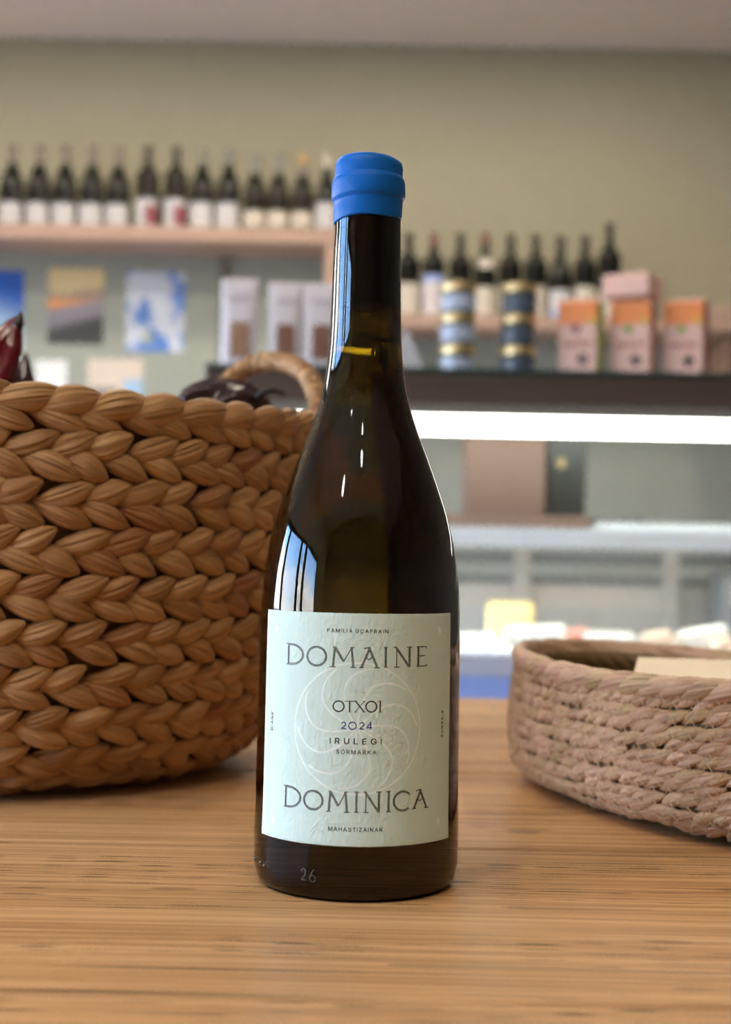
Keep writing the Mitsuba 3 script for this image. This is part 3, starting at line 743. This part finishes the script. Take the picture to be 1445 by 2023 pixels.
def bottle_set(prof, glass, capm, cap_z, lab, lab_m, extra=()):
    p = np.array(prof); f = PchipInterpolator(p[:, 0], p[:, 1]); H = p[-1, 0]; z = np.linspace(0, H, 60); s = {}
    s['glass'] = ply(lathe(np.c_[z, f(z)], 32), glass, smooth=50)
    zc = np.linspace(cap_z, H + .001, 12)
    s['capsule'] = ply(lathe(np.c_[zc, f(np.minimum(zc, H)) + .0006], 24), capm, smooth=50)
    zl = np.linspace(lab[0], lab[1], 10); a = np.linspace(-1.15, 1.15, 24)

    def band(z0, z1, a0, a1, o):
        zl = np.linspace(z0, z1, 8); a = np.linspace(a0, a1, 20); Z, A_ = np.meshgrid(zl, a, indexing='ij'); r = f(Z)
        V = [np.stack([(r + oo) * np.sin(A_), -(r + oo) * np.cos(A_), Z], -1).reshape(-1, 3) for oo in (o - .0004, o)]
        g = grid_faces(8, 20, False)
        return trimesh.Trimesh(np.vstack(V), np.vstack([g[:, ::-1], g + len(V[0])]), process=False)
    s['label'] = ply(band(lab[0], lab[1], -1.25, 1.25, .0006), lab_m, smooth=50)
    for nm, z0, z1, a0, a1, m in extra: s[nm] = ply(band(z0, z1, a0, a1, .0010), m, smooth=50)
    return s


K = {'A': bottle_set(burg, 'm_bglass', 'm_cap_mauve', .232, (.012, .088), 'm_white'),
     'B': bottle_set(slim, 'm_bglass2', 'm_cap_black', .24, (.010, .112), 'm_white', [('emblem', .018, .085, .15, 1.2, 'm_maroon')]),
     'C': bottle_set(burg, 'm_bglass', 'm_cap_grey', .242, (.012, .100), 'm_white'),
     'D': bottle_set(cham, 'm_bglass2', 'm_cap_grey', .215, (.018, .075), 'm_cream'),
     'E': bottle_set(cham, 'm_bglass2', 'm_cap_orange', .248, (.018, .075), 'm_cream', [('foil', .205, .247, -3.1, 3.1, 'm_cap_mauve')]),
     'F': bottle_set(cham, 'm_bglass', 'm_cap_pale', .235, (.016, .108), 'm_white'),
     'G': bottle_set(slim, 'm_bglass', 'm_cap_black', .25, (.010, .118), 'm_cream'),
     'H': bottle_set(slim, 'm_bglass', 'm_cap_red', .262, (.004, .150), 'm_lilac', [('band', .125, .150, -1.24, 1.24, 'm_blueprint')]),
     'I': bottle_set(slim, 'm_bglass', 'm_cap_red', .268, (.010, .110), 'm_cream', [('medal', .175, .215, -.8, .8, 'm_cream')]),
     'J': bottle_set(burg, 'm_bglass', 'm_cap_black', .25, (.010, .105), 'm_white', [('band', .010, .028, -1.24, 1.24, 'm_blueprint')]),
     'K': bottle_set([(z * 1.16, r) for z, r in slim], 'm_bglass', 'm_cap_black', .29, (.010, .11), 'm_cream')}


def put_bottle(kind, x, Y, z, label, group):
    k = thing('shelf_bottle', label, 'wine bottle', group)
    for nm, s in K[kind].items(): part(k, nm, s, to=T().translate([x, Y, z]) @ T().rotate([0, 0, 1], -8 if x < 0 else 8))


rowA = [(22, 'A'), (75, 'A'), (127, 'A'), (180, 'A'), (232, 'A'), (290, 'B'), (346, 'B'), (398, 'C'), (450, 'C'), (503, 'D'), (549, 'D'), (597, 'E'), (645, 'F')]
wordA = ['dark bottle with mauve capsule and round white label, leftmost on the upper shelf', 'dark bottle with mauve capsule and white label, second from left on the upper shelf',
         'dark bottle with mauve capsule and white label, third from left on the upper shelf', 'dark bottle with mauve capsule and white label, fourth from left on the upper shelf',
         'dark bottle with mauve capsule, fifth from left, beside the bottles with maroon emblems', 'slim brown bottle with maroon emblem on its label, left one of the two',
         'slim brown bottle with maroon emblem on its label, right one of the two', 'dark bottle with wide white label right beside the maroon emblem bottles',
         'dark bottle with wide white label next to the wide cream label bottles', 'wide bottle with grey foil and small cream label, left one of the two',
         'wide bottle with grey foil and small cream label, right one of the two', 'wide shouldered dark bottle with orange top and small cream label on the upper shelf',
         'dark bottle with pale cap and tall white label, rightmost on the upper shelf']
for (x, kd), lab in zip(rowA, wordA): put_bottle(kd, at(x, 440, 5.06)[0], 5.06, 1.246, lab, 'bottles on the upper shelf')
rowB = [(806, 'G', 'dark bottle with cream label on the lower shelf right beside the big bottle'), (855, 'H', 'dark bottle with red top and narrow lilac label with blue band on the lower shelf'), (908, 'G', 'dark bottle behind the stack of jars with pale labels'),
        (957, 'I', 'dark bottle with cream neck medal between the two jar stacks'), (1007, 'K2', 'dark bottle right behind the stack of navy jars'), (1057, 'G', 'dark bottle just right of the stack of navy jars, farther back'),
        (1106, 'J', 'dark bottle with white label and blue foot band beside the first coffee pack'), (1155, 'G', 'dark bottle behind the coffee pack with green side'), (1203, 'K', 'tallest thin dark bottle at the right end of the lower shelf')]
for x, kd, lab in rowB: put_bottle('G' if kd == 'K2' else kd, at(x, 628, 5.06)[0], 5.06, .9575, lab, 'bottles on the lower shelf')

# pictures on the panel
for k, (x0, y0, x1, y1, lab) in enumerate(((-60, 535, 47, 690, 'photo print of deep blue sky at the left edge of the grey green panel'), (92, 530, 206, 678, 'photo print of an orange sunset over dark water on the grey green panel'),
                                           (247, 537, 366, 693, 'photo print of white clouds and blue sky on the grey green panel'), (66, 712, 132, 830, 'small pale photo print just above the basket rim, left'), (170, 710, 282, 840, 'beige and light blue photo print just above the basket rim'))):
    a, b = at(x0, y1, 5.19), at(x1, y0, 5.19)
    v = np.array([[a[0], 5.199, a[2]], [b[0], 5.199, a[2]], [b[0], 5.199, b[2]], [a[0], 5.199, b[2]]]); v2 = v.copy(); v2[:, 1] = 5.1975
    uvp = np.array([[k + .001, 0], [k + .999, 0], [k + .999, 1], [k + .001, 1]])
    f = np.array([[0, 1, 2], [0, 2, 3]])
    fs = [[0, 4, 5], [0, 5, 1], [1, 5, 6], [1, 6, 2], [2, 6, 7], [2, 7, 3], [3, 7, 4], [3, 4, 0]]
    t = thing('photo_print', lab, 'picture')
    part(t, 'sheet', ply(trimesh.Trimesh(np.vstack([v, v2]), np.vstack([f[:, ::-1], f + 4, fs]), process=False), 'm_prints', uv=np.vstack([uvp, uvp])))

# ------------------------------------------------------------------ background: the glass display case
C0, C1 = -.335, 1.6
dc = thing('display_case', 'glass deli display case with dark wood top edge and white light strip, behind the table', 'display case')
part(dc, 'top_plate', ply(bx(C0, C1, 2.94, 3.72, .503, .512, .001), 'm_caseglassedge'), 'dark green edged glass top')
part(dc, 'fascia', ply(bx(C0, C1, 2.95, 3.0, .438, .5025, .002), 'm_dark_wood'), 'dark brown wood front edge')
part(dc, 'lower_fascia', ply(bx(C0, C1, 2.955, 3.0, .4165, .4378, .001), 'm_fascia'), 'grey brown strip')
part(dc, 'roof', ply(bx(C0, C1, 3.0, 3.7, .47, .5025), 'm_casegrey'))
tubm = bx(C0 + .02, C1, 2.957, 2.985, .3785, .416, .006)
part(dc, 'light_strip', {**ply(tubm, 'm_casewhite', smooth=30), 'emitter': {'type': 'area', 'radiance': rgb(np.array([.92, 1.0, .90]) * TUBE)}}, 'glowing white light strip')
part(dc, 'light_strip', {**ply(bx(C0 + .03, C1, 3.16, 3.22, .1545, .1578), 'm_casewhite'), 'emitter': {'type': 'area', 'radiance': rgb(np.array([.95, 1.0, .92]) * TUBE * 1.1)}}, 'glowing strip under the inner shelf')
part(dc, 'front_pane', ply(bx(C0, C1, 2.944, 2.949, -.066, .3780), 'm_pane'), 'clear front glass')
part(dc, 'shelf', ply(cat([bx(C0 + .01, C1, 3.0201, 3.50, .158, .190, .002), bx(C0 + .01, C1, 3.008, 3.02, .1485, .190, .002)]), 'm_casewhite'), 'white inner shelf')
part(dc, 'tray', ply(bx(C0 + .01, C1, 2.952, 3.69, -.078, -.066, .002), 'm_casewhite'), 'white floor of the case')
part(dc, 'plinth', ply(bx(C0, C1, 2.945, 3.70, -.116, -.079, .002), 'm_caselav'), 'lavender grey band')
part(dc, 'front_panel', ply(bx(C0, C1, 2.95, 3.70, ZF, -.1165), 'm_caseblue'), 'blue front panel')
for a, b, m in ((.112, .140, 'm_darkgrey'), (.060, .080, 'm_darkgrey'), (-.066, .058, 'm_casegrey')):
    part(dc, 'back_rail', ply(bx(C0, C1, 3.68, 3.70, a, b), m))
for x in (.40, .78, 1.2):
    part(dc, 'back_post', ply(bx(x - .02, x + .02, 3.66, 3.68, -.066, .16), 'm_casegrey'))
part(dc, 'back_post', ply(bx(C0, C0 + .03, 3.66, 3.70, -.066, .47), 'm_steel')); part(dc, 'back_post', ply(bx(C0, C0 + .03, 2.952, 2.99, -.066, .416), 'm_steel'))
# in the case
t = thing('serving_board', 'flat brown wooden board lying on the inner shelf of the display case', 'board')
part(t, 'board', ply(bx(.10, .476, 3.05, 3.30, .1905, .2165, .004), 'm_board'))
t = thing('cork_crate', 'upright reddish brown wooden box standing on the board in the display case', 'wooden box')
part(t, 'box', ply(bx(.215, .388, 3.12, 3.24, .217, .40, .003), 'm_board')); part(t, 'lid', ply(bx(.213, .390, 3.118, 3.242, .4005, .412, .002), 'm_board'))
t = thing('gift_box', 'black box with a small gold emblem beside the brown wooden box', 'box')
part(t, 'box', ply(bx(.393, .480, 3.15, 3.26, .217, .395, .003), 'm_black')); part(t, 'emblem', ply(bx(.418, .434, 3.1485, 3.1499, .325, .345), 'm_brass'), 'gold emblem')
t = thing('paper_stack', 'flat stack of white wrapping paper on the inner shelf right of the brown board', 'paper')
for q in range(3): part(t, 'sheet', ply(bx(.484 + .002 * q, 1.3, 3.06, 3.40, .1905 + .0055 * q, .1955 + .0055 * q, .0015), 'm_casewhite'))
t = thing('knife_tray', 'flat slate grey tray on the white paper right of the brown board', 'tray')
part(t, 'dish', ply(bx(.489, .61, 3.12, 3.30, .2071, .2175, .004), 'm_darkgrey'))


def wedge(x0, x1, y0, y1, z0, h, dip=.0):
    m = bx(x0, x1, y0, y1, z0, z0 + h, min(.008, h * .2)); v = m.vertices.copy()
    up = v[:, 2] > z0 + h * .5; v[up, 2] += dip * (v[up, 0] - (x0 + x1) / 2) / (x1 - x0); v[:, 0] += (v[:, 1] - y0) * .15
    return trimesh.Trimesh(v, m.faces, process=False)


for x0, x1, y0, h, m, lab, dip in ((.285, .395, 3.36, .088, 'm_cheese', 'tall yellow block of cheese at the back of the display case', .0), (.305, .440, 3.15, .040, 'm_cheesewhite', 'low cream cheese in front of the yellow block', .01),
                                   (.415, .500, 3.22, .030, 'm_ham', 'reddish cured ham between the cream cheeses', .012), (.475, .585, 3.10, .032, 'm_cheesewhite', 'white cheese in the middle of the display case floor', 0),
                                   (.600, .665, 3.10, .036, 'm_peach', 'peach coloured small piece in the display case', .01), (.680, .790, 3.12, .045, 'm_cheesewhite', 'pale cheese at the right end of the display case', .02), (.735, .80, 3.02, .030, 'm_peach', 'orange rind cheese at the right edge of the frame in the case', 0),
                                   (.20, .28, 3.12, .022, 'm_cheesewhite', 'thin white cheese right beside the big bottle in the case', 0)):
    t = thing('cheese' if 'ham' not in lab else 'cured_ham', lab, 'food')
    part(t, 'body', ply(wedge(x0, x1, y0, y0 + .10, -.0655, h, dip), m))
    part(t, 'paper', ply(bx(x0 - .008, x1 + .02, y0 - .008, y0 + .11, -.0659, -.0656), 'm_white'))
t = thing('scale', 'dark grey appliance at the right end inside the display case', 'appliance')
part(t, 'housing', ply(bx(.86, 1.05, 3.45, 3.62, -.0655, .10, .01), 'm_darkgrey')); part(t, 'panel', ply(bx(.88, 1.03, 3.446, 3.4499, .02, .08), 'm_casegrey'))

# on top of the case
ZT = .5125


def jar(x, Y, z, m, lab, group):
    k = thing('jar', lab, 'jar', group)
    for nm, s in jars[m].items(): part(k, nm, s, to=T().translate([x, Y, z]))


jars = {}
for m in ('m_jarblue', 'm_jarnavy'):
    jars[m] = {'body': ply(lathe([(0, .033), (.002, .0360), (.005, .0372), (.040, .0372), (.045, .0360), (.047, .034)], 40), 'm_caseglassedge', smooth=40),
               'label': ply(lathe([(.006, .0374), (.007, .0378), (.039, .0378), (.040, .0374)], 40), m, smooth=40),
               'lid': ply(lathe([(.0472, .0355), (.0475, .0378), (.0490, .0385), (.062, .0385), (.0665, .0375), (.0675, .035)], 40), 'm_gold', smooth=35)}
for q in range(3):
    jar(at(903, 745, 3.10)[0] + rng.normal(0, .001), 3.10, ZT + q * .0677, 'm_jarblue', ['pale blue label jar with gold lid, bottom of the left stack', 'pale blue label jar with gold lid, middle of the left stack', 'pale blue label jar with gold lid, top of the left stack'][q], 'jars of the left stack')
    jar(at(1023, 745, 3.10)[0] + rng.normal(0, .001), 3.10, ZT + q * .0677, 'm_jarnavy', ['navy label jar with gold lid, bottom of the right stack', 'navy label jar with gold lid, middle of the right stack', 'navy label jar with gold lid, top of the right stack'][q], 'jars of the right stack')


def pack(x, Y, z, w, d, h, rot, side, lab):
    k = thing('coffee_pack', lab, 'package'); M = T().translate([x, Y, z]) @ T().rotate([0, 0, 1], rot)
    hw, hd = w / 2, d / 2
    part(k, 'carton', ply(bx(-hw, hw, -hd, hd, 0, h, .003), 'm_pink'), to=M)
    part(k, 'header', ply(bx(-hw + .001, hw - .001, -hd - .0012, -hd - .0001, h * .70, h - .003), 'm_orange'), 'orange band', to=M)
    part(k, 'side_panel', ply(bx(hw + .0001, hw + .0012, -hd + .001, hd - .001, .003, h - .003), side), 'coloured side', to=M)
    dk = trimesh.creation.cylinder(1.0, 1.0, sections=24); dk.apply_transform(trimesh.transformations.rotation_matrix(math.pi / 2, [1, 0, 0]))

    def blob(cx, cz, rx, rz, m, nm, lb_=None):
        b = dk.copy(); b.apply_scale([rx, .0010, rz]); b.apply_translation([cx, -hd - .0012, cz]); part(k, nm, ply(b, m), lb_, to=M)
    blob(.012, h * .25, .012, .012, 'm_bean', 'bean_picture', 'dark round picture'); blob(-.004, h * .64, .010, .009, 'm_green' if side == 'm_rose' else 'm_maroon', 'emblem', 'small emblem'); blob(.030, h * .73, .008, .008, 'm_yellowg', 'seal', 'yellow seal')
    part(k, 'text_band', ply(bx(-hw + .012, hw - .012, -hd - .0008, -hd - .0001, h * .42, h * .47), 'm_rose'), to=M)
    part(k, 'top_flap', ply(bx(-hw + .002, hw - .002, -.004, .004, h + .0001, h + .006, .001), 'm_pink'), to=M)


px_ = at(1150, 745, 3.10); pack(px_[0], 3.12, ZT, .086, .055, .172, -24, 'm_green', 'pink and orange coffee pack with green side, first from the jars')
px_ = at(1254, 745, 3.10); pack(px_[0], 3.12, ZT, .088, .055, .174, -24, 'm_rose', 'pink and orange coffee pack with rose side, under the lying pink box')
px_ = at(1359, 745, 3.10); pack(px_[0], 3.12, ZT, .086, .055, .176, -24, 'm_rose', 'pink and orange coffee pack with rose side, last on the right')
t = thing('pink_box', 'plain pale pink box lying across the middle coffee pack', 'box')
bM = T().translate([at(1252, 560, 3.12)[0], 3.13, ZT + .181]) @ T().rotate([0, 0, 1], -30)
part(t, 'carton', ply(bx(-.052, .052, -.045, .045, 0, .05, .003), 'm_pink'), to=bM)
part(t, 'end_flap', ply(bx(-.0535, -.0521, -.044, .044, .001, .049), 'm_white'), to=bM)
t = thing('tan_jar', 'jar with rounded tan lid peeping out behind the first coffee pack', 'jar')
jx = at(1152, 560, 3.30)[0]
part(t, 'body', ply(lathe([(0, .035), (.004, .038), (.15, .038), (.165, .033)], 32), 'm_cream', smooth=40), to=T().translate([jx, 3.30, ZT]))
part(t, 'lid', ply(lathe([(.166, .034), (.168, .036), (.195, .036), (.205, .030), (.209, .018)], 32), 'm_board', smooth=40), to=T().translate([jx, 3.30, ZT]))
# folded white card beside the bottle
t = thing('tent_card', 'folded white card standing on the case top right beside the big bottle', 'card')
cx0 = at(800, 745, 3.06)[0]
tent = trimesh.creation.extrude_polygon(Polygon([(-.06, 0), (.045, 0), (.006, .092), (-.002, .092)]), .003, engine='earcut')
tent.apply_transform(trimesh.transformations.rotation_matrix(math.pi / 2, [1, 0, 0])); tent.apply_translation([cx0, 3.06, ZT])
tb2 = tent.copy(); tb2.apply_translation([0, .03, 0])
part(t, 'leaf', ply(tent, 'm_white')); part(t, 'leaf', ply(tb2, 'm_white'))


# snack pouches at the left end of the case top
def pouch(x, Y, w, h, win_m, lab, band):
    n = 24; U_, V_ = np.meshgrid(np.linspace(-1, 1, n), np.linspace(0, 1, n))
    half = .026 * (1 - U_ ** 4) ** .5 * (1 - V_ ** 3) ** .6 * (.55 + .45 * (1 - V_)) + .0008
    wd = w / 2 * (1 - .04 * np.sin(np.pi * V_))
    fr = np.stack([U_ * wd, -half, V_ * h], -1).reshape(-1, 3); bk = np.stack([U_ * wd, half, V_ * h], -1).reshape(-1, 3)
    g = grid_faces(n, n, False); k = thing('snack_pouch', lab, 'pouch', None); M = T().translate([x, Y, ZT])
    part(k, 'bag', ply(trimesh.Trimesh(np.vstack([fr, bk]), np.vstack([g, g[:, ::-1] + n * n]), process=False), 'm_lilac', smooth=True), to=M)

    def patch(u0, u1, v0, v1, m, nm, lb_=None):
        U2, V2 = np.meshgrid(np.linspace(u0, u1, 12), np.linspace(v0, v1, 12))
        hf = .026 * (1 - U2 ** 4) ** .5 * (1 - V2 ** 3) ** .6 * (.55 + .45 * (1 - V2)) + .0022
        q = np.stack([U2 * w / 2 * (1 - .04 * np.sin(np.pi * V2)), -hf, V2 * h], -1).reshape(-1, 3); q2 = q + [0, .0008, 0]
        gg = grid_faces(12, 12, False); part(k, nm, ply(trimesh.Trimesh(np.vstack([q, q2]), np.vstack([gg, gg[:, ::-1] + 144]), process=False), m, smooth=True), lb_, to=M)
    patch(-.45, .62, .17, .54, win_m, 'window', 'see through window with brown snacks')
    patch(-.6 + band, .5 + band, .76, .82, 'm_greyink', 'print', 'grey printed line')


pouch(at(471, 745, 3.14)[0], 3.14, .082, .212, 'm_snack', 'white pouch with light brown window, left of the three on the case top', .1)
pouch(at(561, 745, 3.14)[0], 3.14, .076, .205, 'm_choc', 'white pouch with dark brown window, middle of the three on the case top', .2)
pouch(at(632, 745, 3.14)[0], 3.14, .080, .205, 'm_choc', 'white pouch with dark brown window, half hidden by the big bottle', .1)
